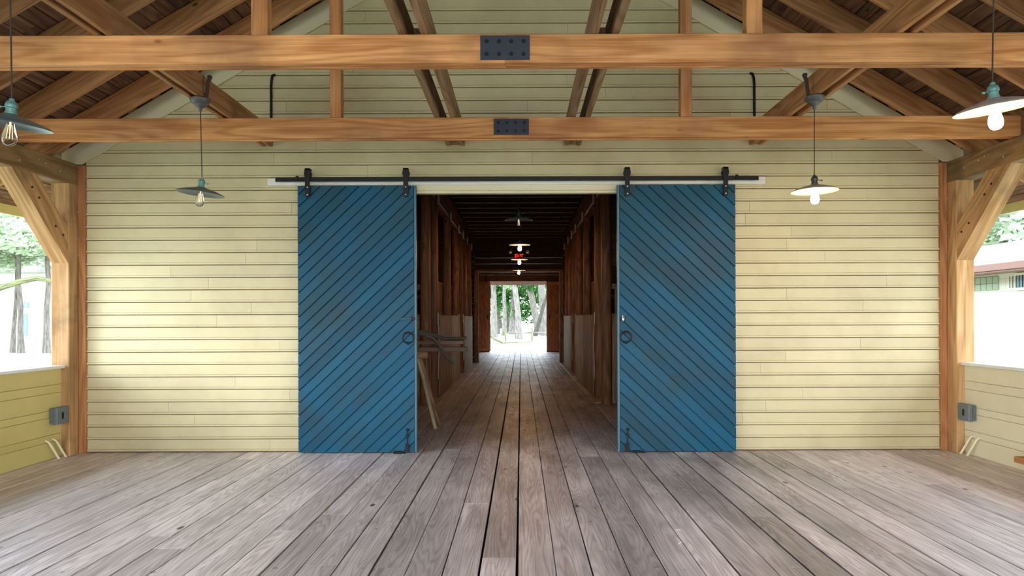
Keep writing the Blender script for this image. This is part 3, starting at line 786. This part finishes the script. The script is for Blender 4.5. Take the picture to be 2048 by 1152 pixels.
# far aisle wall with framed opening (y = 23)
fx0, fx1, fz = (956 - 1042) / 59.35, (1120 - 1042) / 59.35, 3.05
mb = MB(); z = 0
for a, b in ((XC - 4.9, fx0 - .1), (fx1 + .1, XC + 4.9)):
    z = 0
    while z < 4.2: mb.box(a, b, 23.0, 23.03, z, min(z + .19, 4.2), .003, 0); z += .2
z = fz + .08
while z < 4.39: mb.box(fx0 - .1, fx1 + .1, 23.0, 23.03, z, min(z + .19, 4.39), .003, 0); z += .2
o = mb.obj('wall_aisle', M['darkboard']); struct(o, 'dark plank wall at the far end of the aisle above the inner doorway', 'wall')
mb = MB(); mb.box(fx0 - .12, fx0, 22.9, 23.2, 0, fz + .07, .006, 2); mb.box(fx1, fx1 + .12, 22.9, 23.2, 0, fz + .07, .006, 2); mb.box(fx0, fx1, 22.95, 23.2, fz, fz + .09, .006, 0)
o = mb.obj('trim_%d' % tn, M['barnpost']); tn += 1; struct(o, 'dark wooden frame of the inner doorway', 'trim')
mb = MB(); mb.box(fx0 + .001, fx0 + .03, 22.93, 22.98, 0.0, fz, .003, 2); mb.box(fx1 - .03, fx1 - .001, 22.93, 22.98, 0., fz, .003, 2); mb.box(fx0 + .001, fx1 - .001, 22.88, 22.948, fz - .005, fz + .028, .003, 0)
o = mb.obj('trim_%d' % tn, M['palewood']); tn += 1; struct(o, 'thin pale bead around the inner doorway', 'trim')
# exit sign and emergency lights
ex = (1038.5 - 1042) / 59.6; ez = EYE + (636 - 512) / 59.6
e = thing('exit_sign', 'red lit EXIT sign on the dark wall above the inner doorway', 'sign', (ex, 22.95, ez))
MB().box(ex - .17, ex + .17, 22.94, 22.999, ez - .10, ez + .10, .01, 0).obj('housing', M['iron'], e)
cu = bpy.data.curves.new('letters', 'FONT'); cu.body = 'EXIT'; cu.size = .17; cu.extrude = .004; cu.align_x = 'CENTER'; cu.align_y = 'CENTER'; cu.offset = .003
to = bpy.data.objects.new('letters', cu); COL.objects.link(to); to.location = (ex, 22.934, ez); to.rotation_euler = (math.pi / 2, 0, 0); to.scale = (.82, 1, 1)
bpy.context.view_layer.update()
dg = bpy.context.evaluated_depsgraph_get(); me = bpy.data.meshes.new_from_object(to.evaluated_get(dg)); me.transform(to.matrix_world)
bpy.data.objects.remove(to); me.materials.clear(); me.materials.append(M['exit_red'])
o = bpy.data.objects.new('letters', me); COL.objects.link(o); o.parent = e; o.matrix_parent_inverse = Matrix.Translation(-e.location)
for px, sd in ((1021.5, 'left'), (1055.5, 'right')):
    x = (px - 1042) / 59.6; zz = EYE + (636 - 504) / 59.6
    l_ = thing('emergency_light', 'small square emergency light to the %s of the red sign' % sd, 'light', (x, 22.95, zz), 'emergency lights')
    MB().box(x - .06, x + .06, 22.9, 22.96, zz - .06, zz + .06, .01, 0).obj('housing', M['pit'], l_)
    MB().lathe([(.045, 0), (.042, .01), (.0005, .014)], (x, 22.9, zz), 16, Matrix.Rotation(math.pi / 2, 3, 'X')).obj('lens', M['steel'], l_, True)
    MB().tube([(x, 22.96, zz), (x, 22.999, zz)], .02, 8).obj('bracket', M['iron'], l_)

vl = thing('added_fill_lamp', 'added unseen fill lamp under the ceiling of the room beyond the inner doorway', 'lamp', (XC, 26.0, 3.6))  # unseen lamp added to brighten the far doors
MB().lathe([(.001, 0), (.06, 0), (.05, -.03), (.02, -.05), (.001, -.05)], (XC, 26.0, 3.599), 16).obj('base', M['canopy'], vl, True)  # base of the added unseen lamp
MB().sphere((XC, 26.0, 3.50), .04, .04, .055).obj('bulb', M['bulb_on_far'], vl, True)  # bulb of the added unseen lamp
# vestibule and far doorway (y = 30)
mb = MB()
for a, b in ((XC - 2.6, XC - 2.5), (XC + 2.5, XC + 2.6)): mb.box(a, b, 23.2, 30.2, 0, 3.6, 0, 1)
o = mb.obj('wall_vestibule', M['barnwood']); struct(o, 'dark side walls of the room beyond the inner doorway', 'wall')
mb = MB(); mb.box(XC - 4.9, XC + 4.9, 23.03, 30.3, 3.6, 3.65, 0, 1)
o = mb.obj('ceiling', M['barnwood']); struct(o, 'dark ceiling of the room beyond the inner doorway', 'ceiling')
ox0, ox1, oz = (979 - 1042) / 45.2, (1093 - 1042) / 45.2, 3.12
mb = MB(); mb.box(XC - 4.9, ox0, 30.1, 30.2, 0, 3.6, 0); mb.box(ox1, XC + 4.9, 30.1, 30.2, 0, 3.6, 0); mb.box(ox0, ox1, 30.1, 30.2, oz, 3.6, 0, 0)
gz = DECK + .03
mb.add([(XC - 4.9, 30.1, 3.6), (XC + 4.9, 30.1, 3.6), (XC, 30.1, gz), (XC - 4.9, 30.2, 3.6), (XC + 4.9, 30.2, 3.6), (XC, 30.2, gz)], [(0, 1, 2), (5, 4, 3), (0, 2, 5, 3), (1, 4, 5, 2), (0, 3, 4, 1)])
o = mb.obj('wall_far', M['barnwood']); struct(o, 'dark end wall around the far bright doorway', 'wall')
o = MB().box(ox0 - .6, ox1 + .6, 30.45, 30.55, 2.97, 3.2, .006, 0).obj('trim_%d' % tn, M['white']); tn += 1
struct(o, 'pale lintel board across the top of the far doorway', 'trim')
for k, px in enumerate((1004, 1035, 1067)):
    x = (px - 1042) / 45.
    o = MB().box(x - .04, x + .04, 30.42, 30.45, 2.9, 3.02, .004, 2).obj('track_bracket', M['white']); tag(o, '%s small pale bracket under the far lintel, counted from the left' % ORD[k], 'bracket', 'brackets of the far lintel')
o = MB().box(XC - 2.4, XC + 2.4, 29.8, 29.84, 3.36, 3.42, .003, 0).obj('door_track', M['midwood']); tag(o, 'thin rail above the far red-brown doors', 'door track')
for sgn, nm, xa, xb, idx in ((-1, 'left', (943 - 1042) / 45.7, (981 - 1042) / 45.7, 3), (1, 'right', (1093 - 1042) / 45.7, (1131 - 1042) / 45.7, 4)):
    d = thing('door_%d' % idx, 'far %s red-brown barn door with diagonal bracing, seen past the aisle' % nm, 'door', ((xa + xb) / 2, 29.85, .04)); d['kind'] = 'structure'
    y = 29.9
    mb = MB(); W = xb - xa
    n = 7
    for k in range(n): mb.box(xa + W * k / n, xa + W * (k + 1) / n - .004, y, y + .03, .05, 3.08, .003, 2)
    mb.obj('boards', M['redwood'], d)
    fr = MB(); wd = .12
    for (a0, a1) in ((xa, xa + wd), (xb - wd, xb)): fr.box(a0, a1, y - .035, y - .001, .05, 3.08, .004, 2)
    for z0 in (.05, 1.55, 2.95): fr.box(xa + wd, xb - wd, y - .035, y - .001, z0, z0 + .13, .004, 0)
    fr.obj('frame', M['rafter'], d)
    b_ = MB()
    q = (xb - wd, xa + wd) if sgn > 0 else (xa + wd, xb - wd)
    ix, ox_ = (xa + wd, xb - wd) if sgn > 0 else (xb - wd, xa + wd)   # ix edge by the opening
    for (zA, zB) in ((.35, .95), (2.0, 2.6)):
        b_.timber((ix, y - .02, zA - .15), (ox_, y - .02, zB), .03, .12, (0, 0, 1), .004) if zA < 1 else b_.timber((ix, y - .02, 1.72), (ox_, y - .02, 2.35), .03, .12, (0, 0, 1), .004)
    for k in range(6):
        z0 = 2.3 + k * .12
        if z0 + .4 < 2.95: b_.timber((ix, y - .012, z0 + .3), (ox_, y - .012, z0), .015, .05, (0, 0, 1), .002)
    b_.obj('braces', M['strip'], d)
    MB().box(ix - .05 * sgn * 0 - .02, ix + .02, y - .05, y - .035, 1.45, 1.62, .003, 2).obj('latch', M['iron'], d)

# ---------------------------------------------------------------- lumber and saw-horse behind the left door
hx = -1.3
s_ = thing('sawhorse', 'old wooden sawhorse half hidden behind the left blue door', 'sawhorse', (hx, 9.3, 0))
def cyl_timber(p0, p1, w, h, nm, mat, par=None): return MB().timber(p0, p1, w, h, (0, 0, 1), .004).obj(nm, M[mat], par)
cyl_timber((-2.1, 9.35, 1.0), (-1.28, 9.35, 1.0), .09, .09, 'top_rail', 'midwood', s_)
MB().timber((-1.42, 9.38, .98), (-1.155, 9.22, .0), .04, .085, (0, 1, 0)).obj('leg', M['palewood'], s_)
MB().timber((-1.40, 9.45, .98), (-1.15, 9.60, .0), .04, .085, (0, 1, 0)).obj('leg', M['midwood'], s_)
MB().timber((-2.02, 9.30, .98), (-2.15, 9.15, .0), .04, .085, (0, 1, 0)).obj('leg', M['midwood'], s_)
MB().timber((-2.00, 9.42, .98), (-2.15, 9.58, .0), .04, .085, (0, 1, 0)).obj('leg', M['midwood'], s_)
for k, (ya, z, xb, h) in enumerate(((9.36, 1.075, -.745, .06), (9.5, 1.165, -.80, .05))):
    o = MB().timber((-2.35, ya, z), (xb, ya + .02, z), .14, h, (0, 0, 1), .004).obj('loose_plank', M['screenwood']); tag(o, '%s loose dark plank laid across the sawhorse' % ('lower' if k == 0 else 'upper'), 'plank', 'planks on the sawhorse')
pts = [(-1.75, 9.45, 1.34), (-1.42, 9.45, 1.32), (-1.22, 9.45, 1.27), (-1.05, 9.47, 1.215), (-.85, 9.5, 1.218), (-.76, 9.5, 1.23)]
o = MB().tube(pts, [.03, .03, .028, .026, .024, .02], 8).obj('crooked_branch', M['barkdark'], None, True); tag(o, 'crooked dark branch lying on top of the planks', 'branch')
pts = [(-1.6, 9.26, 1.36), (-1.38, 9.26, 1.30), (-1.20, 9.24, 1.235), (-1.12, 9.24, 1.16), (-1.02, 9.24, .98), (-.91, 9.24, .88)]
o = MB().tube(pts, [.025, .025, .024, .022, .02, .018], 8).obj('crooked_branch', M['barkdark'], None, True); tag(o, 'pale crooked branch slanting down over the sawhorse planks', 'branch')

# low bench at right edge
b_ = thing('low_bench', 'corner of a low plank bench standing by the right low wall', 'bench', (4.7, 6.1, 0))
MB().box(4.56, 4.84, 5.2, 6.32, .15, .205, .006, 1).obj('seat', M['strip'], b_)
MB().box(4.62, 4.78, 6.12, 6.26, 0, .149, .005, 2).obj('leg', M['post'], b_)
MB().box(4.62, 4.78, 5.3, 5.44, 0, .149, .005, 2).obj('leg', M['post'], b_)

# paper scraps on floor
for k, (px, py) in enumerate(((1354, 1062), (1358, 1088))):
    Y = EYE * F / (py - 636); X_ = (px - 1042) / F * Y
    a = .15 if k == 0 else .9
    o = MB().timber((X_ - .022 * math.cos(a), Y - .022 * math.sin(a), .004), (X_ + .022 * math.cos(a), Y + .022 * math.sin(a), .006), .008, .004, (0, 0, 1), .001).obj('wood_chip', M['white'])
    tag(o, '%s small white chip lying on the floor planks right of centre' % ('farther' if k == 0 else 'nearer'), 'chip', 'white chips on the floor')

# ---------------------------------------------------------------- outdoors
def crown_mesh(name, n, mat, seed, size=.12, flat=1.):
    r = random.Random(seed); mb = MB()
    lumps = [(Vector((r.uniform(-.6, .6), r.uniform(-.6, .6), r.uniform(-.5, .5) * flat)), r.uniform(.28, .5)) for _ in range(14)]
    for _ in range(n):
        c, s = r.choice(lumps); d = Vector((r.gauss(0, 1), r.gauss(0, 1), r.gauss(0, 1))).normalized() * s * r.uniform(.5, 1.) ** .5
        p = c + d; sz = size * r.uniform(.5, 1.2)
        a = Vector((r.gauss(0, 1), r.gauss(0, 1), r.gauss(0, 1))).normalized(); b = a.cross(Vector((r.gauss(0, 1), r.gauss(0, 1), r.gauss(0, 1)))).normalized()
        mb.add([p - a * sz, p + b * sz * .5, p + a * sz, p - b * sz * .5], [(0, 1, 2, 3)], None, r.random())
    return mb.mesh(name, mat)
CROWN = {k: [crown_mesh('foliage', 2600, M[k], 11 + i * 7 + len(k), .075) for i in range(2)] for k in ('leaf', 'leafpale', 'leafdark')}
def tree(x, y, h, r, label, lean=(0, 0), crowns=(), mat='bark', group='trees outside', zb=-.36):
    t_ = thing('tree', label, 'tree', (x, y, zb), group)
    n = 7; rr = random.Random(int(x * 13 + y * 7))
    pts = [(x + lean[0] * (k / n) + rr.uniform(-.08, .08) * (k > 0), y + lean[1] * k / n, zb + h * k / n) for k in range(n + 1)]
    rad = [r * (1.35 if k == 0 else 1 - .55 * k / n) for k in range(n + 1)]
    MB().tube(pts, rad, 9).obj('trunk', M[mat], t_, True)
    for (dx, dy, z, s, sz, kind) in crowns:
        me = rr.choice(CROWN[kind]); o = bpy.data.objects.new('foliage', me); COL.objects.link(o); o.parent = t_
        o.location = (dx, dy, z); o.scale = (s, s, sz); o.rotation_euler = (0, 0, rr.uniform(0, 6.28))
    return t_
def TX(px, Y): return (px - 1042) / F * Y
# through the far doorway
far = [(987, 66, 14, .30, .0, 'pale leaning trunk at the left edge of the far doorway view', 'bark', [(0, 0, 6.5, 3., 2., 'leaf')]),
       (994, 80, 15, .28, .5, 'second pale trunk from the left in the far doorway view', 'bark', [(-1., 2, 7.5, 3.5, 3., 'leafpale')]),
       (1008, 72, 15, .22, .2, 'slim pale trunk in the far doorway view', 'bark', [(0, 4, 9., 4, 3, 'leafpale')]),
       (1021, 90, 13, .40, -1.6, 'dark forked trunk behind the pale ones in the far doorway view', 'barkdark', [(2, 4, 8., 4, 3, 'leafpale')]),
       (1028, 78, 17, .50, .2, 'thick grey trunk at the middle of the far doorway view', 'bark', []),
       (1037, 59, 16, .26, -.8, 'straight pale trunk standing behind the fence in the far doorway view', 'bark', []),
       (1081, 76, 15, .42, -3.6, 'pale trunk leaning left in the far doorway view', 'bark', [(-7.5, 3, 7., 4., 3.2, 'leafdark')]),
       (1069, 70, 7, .24, 2.2, 'short dark trunk leaning right in the far doorway view', 'barkdark', [(-1.8, 9, 3.6, 3.6, 2.6, 'leafdark'), (-1.5, 9, 7., 3.6, 2.8, 'leaf')]),
       (1090, 72, 16, .45, -1.2, 'grey trunk at the right edge of the far doorway view', 'bark', [(-1, 3, 7., 3, 3, 'leafdark')])]
for px, Y, h, r, ln, lab, mt, cr in far:
    tree(TX(px, Y), Y, h, r, lab, (ln, 0), cr, mt, 'trees beyond the far doorway')
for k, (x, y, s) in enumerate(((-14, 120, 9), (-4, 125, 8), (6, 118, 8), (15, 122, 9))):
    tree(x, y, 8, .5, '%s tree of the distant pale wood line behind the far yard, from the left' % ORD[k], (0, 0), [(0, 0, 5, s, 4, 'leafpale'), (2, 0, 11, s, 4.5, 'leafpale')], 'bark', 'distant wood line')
# fence beyond the far doorway
fe = thing('rail_fence', 'low rail fence with thin posts beyond the far doorway', 'fence', (TX(1038, 50), 50, -.3))
for px in (1011, 1064):
    MB().box(TX(px, 50) - .07, TX(px, 50) + .07, 49.95, 50.07, -.34, .77, .01, 2).obj('post', M['moss'], fe)
MB().timber((TX(1011, 50), 50.1, .42), (TX(1064, 50), 50.1, .42), .05, .12).obj('rail', M['bark'], fe)
MB().timber((TX(1064, 50), 50.1, .42), (TX(1100, 50), 50.6, .42), .05, .12).obj('rail', M['bark'], fe)
pts = [(TX(978, 42), 42, .46), (TX(990, 43), 43, .16), (TX(1004, 44), 44, -.08), (TX(1015, 45), 45, -.14), (TX(1040, 46), 46, -.15), (TX(1064, 46), 46, -.14)]
o = MB().tube(pts, [.08, .08, .08, .07, .05, .05], 8).obj('ground_log', M['moss'], None, True); tag(o, 'long bent pole lying on the sand before the far fence', 'log')

# left view
o = thing('house', 'pale house with a blue window seen through the left opening', 'house', (-36, 47, -.36))
hx0, hx1, hy = -44., -26., 48.
MB().box(hx0, hx1, hy, hy + 8, -.36, 5.0, .02, 0).obj('wall', M['rock'], o)
MB().add([(hx0 - .6, hy - .5, 4.8), (hx1 + .6, hy - .5, 4.8), (hx1 + .6, hy + 4, 7.6), (hx0 - .6, hy + 4, 7.6), (hx0 - .6, hy - .5, 5.0), (hx1 + .6, hy - .5, 5.0), (hx1 + .6, hy + 4, 7.8), (hx0 - .6, hy + 4, 7.8)],
         [(0, 1, 2, 3), (7, 6, 5, 4), (0, 4, 5, 1), (1, 5, 6, 2), (3, 2, 6, 7), (0, 3, 7, 4)]).obj('roof', M['shingle'], o)
def hxp(px): return (px - 1042) / F * hy
def hzp(py): return EYE + (636 - py) / F * hy
MB().box(hxp(37), hxp(58), hy - .06, hy - .001, hzp(612), hzp(601), .01, 0).obj('window', M['blueglass'], o)
w_ = MB().box(hxp(40), hxp(55), hy - .06, hy - .001, hzp(668), hzp(624), .01, 2).obj('door', M['blueglass'], o)
MB().box(hxp(42), hxp(46), hy - .08, hy - .061, hzp(655), hzp(628), .005, 2).obj('pane', M['rock'], w_)
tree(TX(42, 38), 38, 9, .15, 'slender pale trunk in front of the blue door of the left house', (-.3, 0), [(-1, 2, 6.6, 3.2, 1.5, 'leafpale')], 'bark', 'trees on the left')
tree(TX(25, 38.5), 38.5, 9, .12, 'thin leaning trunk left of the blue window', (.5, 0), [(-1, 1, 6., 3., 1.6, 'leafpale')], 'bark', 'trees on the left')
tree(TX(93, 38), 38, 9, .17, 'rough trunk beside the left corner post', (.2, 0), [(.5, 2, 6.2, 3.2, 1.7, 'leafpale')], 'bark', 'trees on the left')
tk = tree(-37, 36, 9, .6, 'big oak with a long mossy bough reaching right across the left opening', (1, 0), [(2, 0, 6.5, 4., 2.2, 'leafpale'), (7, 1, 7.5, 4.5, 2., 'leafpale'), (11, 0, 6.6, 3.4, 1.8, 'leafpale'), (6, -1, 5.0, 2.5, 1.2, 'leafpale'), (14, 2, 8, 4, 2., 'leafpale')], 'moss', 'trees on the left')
Yb = 35.
pts = [(-36.5, Yb + 1, 2.2), (TX(-100, Yb), Yb, 2.6), (TX(0, Yb), Yb, EYE + (636 - 572) / F * Yb), (TX(40, Yb), Yb, EYE + (636 - 560) / F * Yb), (TX(75, Yb), Yb, EYE + (636 - 553) / F * Yb), (TX(110, Yb), Yb, EYE + (636 - 560) / F * Yb), (TX(140, Yb), Yb, EYE + (636 - 575) / F * Yb)]
b_ = MB().tube(pts, [.22, .2, .17, .15, .13, .1, .07], 8).obj('bough', M['moss'], tk, True)
for k, (x, y, z, s) in enumerate(((-46, 55, 8, 8), (-36, 60, 9, 8), (-56, 58, 7, 8))):
    tree(x, y, 6, .4, '%s pale tree crown behind the left house, counted towards the left' % ORD[(1, 0, 2)[k]], (0, 0), [(0, 0, z, s, 4., 'leafpale')], 'bark', 'trees behind the left house')

# right view: low building parallel to the barn
o = thing('outbuilding', 'pale block building with a shingled roof and brown fascia beyond the right opening', 'building', (11.5, 18, -.36))
bx0 = 11.5
mb = MB(); vs = [(bx0, 9, -.36), (bx0, 30, -.36), (bx0, 30, 2.72), (bx0, 9, 2.72)]
mb.add(vs, [(0, 1, 2, 3)], [(9, -.36, 0), (30, -.36, 0), (30, 2.72, 0), (9, 2.72, 0)])
vs = [(bx0, 30, -.36), (18, 30, -.36), (18, 30, 2.72), (bx0, 30, 2.72)]; mb.add(vs, [(0, 1, 2, 3)], [(0, -.36, 0), (7, -.36, 0), (7, 2.72, 0), (0, 2.72, 0)])
vs = [(18, 9, -.36), (bx0, 9, -.36), (bx0, 9, 2.72), (18, 9, 2.72)]; mb.add(vs, [(0, 1, 2, 3)], [(0, -.36, 0), (7, -.36, 0), (7, 2.72, 0), (0, 2.72, 0)])
mb.obj('wall', M['block'], o)
mb = MB(); e0 = (10.95, 2.72); r0 = (14.6, 3.72)
L = math.hypot(r0[0] - e0[0], r0[1] - e0[1])
mb.add([(e0[0], 8, e0[1]), (e0[0], 31, e0[1]), (r0[0], 31, r0[1]), (r0[0], 8, r0[1])], [(0, 1, 2, 3)], [(8, 0, 0), (31, 0, 0), (31, L, 0), (8, L, 0)])
mb.add([(r0[0], 8, r0[1]), (r0[0], 31, r0[1]), (18.3, 31, 2.72), (18.3, 8, 2.72)], [(0, 1, 2, 3)], [(8, 0, 0), (31, 0, 0), (31, L, 0), (8, L, 0)])
mb.obj('roof', M['shingle'], o)
MB().box(10.92, 10.97, 8, 31, 2.56, 2.72, .004, 1).obj('fascia', M['fascia'], o)
MB().box(10.95, 11.52, 8, 31, 2.52, 2.555, .004, 1).obj('soffit', M['fascia'], o)
g_ = MB()
yA, yB = bx0 * F / (1999 - 1042), bx0 * F / (1951 - 1042) + .6
nb = 7
for i in range(nb):
    for j in range(2):
        y0 = yA + (yB - yA) * i / nb; g_.box(bx0 - .03, bx0 - .001, y0 + .01, y0 + (yB - yA) / nb - .01, 2.14 + j * .17, 2.30 + j * .17, .02, 1)
g_.obj('glass_block_window', M['glassblock'], o)
yA = bx0 * F / (2085 - 1042); yB = bx0 * F / (2034 - 1042)
w_ = MB().box(bx0 - .06, bx0 - .001, yA, yB, 2.10, 2.50, .006, 1).obj('window_frame', M['white'], o)
MB().box(bx0 - .07, bx0 - .061, yA + .06, yB - .06, 2.16, 2.44, .002, 1).obj('pane', M['blueglass'], w_)
mb = MB()
for k in range(9): mb.box(bx0 - .085, bx0 - .072, yA + .09 + k * .1, yA + .10 + k * .1, 2.16, 2.44, .002, 2)
mb.obj('bars', M['iron'], w_)
for k, (x, y, z, s, kd) in enumerate(((21, 24, 6.0, 4.2, 'leafpale'), (26, 30, 6.5, 5., 'leafpale'), (22, 31, 7.6, 4.5, 'leafpale'), (30, 26, 8, 5, 'leaf'))):
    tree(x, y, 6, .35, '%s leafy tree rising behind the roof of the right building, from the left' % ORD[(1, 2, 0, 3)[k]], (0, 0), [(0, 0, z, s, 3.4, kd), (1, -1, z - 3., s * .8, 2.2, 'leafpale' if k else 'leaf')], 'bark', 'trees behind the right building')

# ---------------------------------------------------------------- light
w = bpy.data.worlds.new('sky'); SC.world = w; w.use_nodes = True
nt = w.node_tree; bg = nt.nodes['Background']
tc = nt.nodes.new('ShaderNodeTexCoord'); sx = nt.nodes.new('ShaderNodeSeparateXYZ'); nt.links.new(tc.outputs['Generated'], sx.inputs[0])
mr = nt.nodes.new('ShaderNodeMapRange'); nt.links.new(sx.outputs[2], mr.inputs[0]); mr.inputs[1].default_value = 0.; mr.inputs[2].default_value = .8
mx = nt.nodes.new('ShaderNodeMix'); mx.data_type = 'RGBA'; nt.links.new(mr.outputs[0], mx.inputs['Factor'])
mx.inputs['A'].default_value = (.92, .97, 1., 1); mx.inputs['B'].default_value = (.62, .78, 1., 1)
nt.links.new(mx.outputs['Result'], bg.inputs[0]); bg.inputs[1].default_value = 11.0

def sun(dirv, strength, angle, col):
    l = bpy.data.lights.new('sun', 'SUN'); l.energy = strength; l.angle = math.radians(angle); l.color = col
    o = bpy.data.objects.new('sun', l); COL.objects.link(o)
    o.rotation_euler = Vector(dirv).normalized().to_track_quat('-Z', 'Y').to_euler()
sun((.78, .62, -.27), 3.3, 22, (.84, .93, 1.))

# ---------------------------------------------------------------- camera
cam = bpy.data.cameras.new('camera'); co = bpy.data.objects.new('camera', cam); COL.objects.link(co)
co.location = (0, 0, EYE)
co.rotation_euler = (Matrix.Rotation(math.pi / 2, 3, 'X') @ Matrix.Rotation(-.0034, 3, 'Z')).to_euler()
cam.sensor_width = 36; cam.lens = F / 2048 * 36; cam.shift_x = -18 / 2048; cam.shift_y = 60 / 2048
cam.clip_start = .05; cam.clip_end = 400
SC.camera = co
SC.view_settings.view_transform = 'Standard'; SC.view_settings.look = 'None'; SC.view_settings.gamma = 1.; SC.view_settings.use_curve_mapping = False
SC.view_settings.exposure = -0.5
SC.cycles.use_denoising = True
SC.cycles.max_bounces = 10; SC.cycles.diffuse_bounces = 6; SC.cycles.sample_clamp_indirect = 8
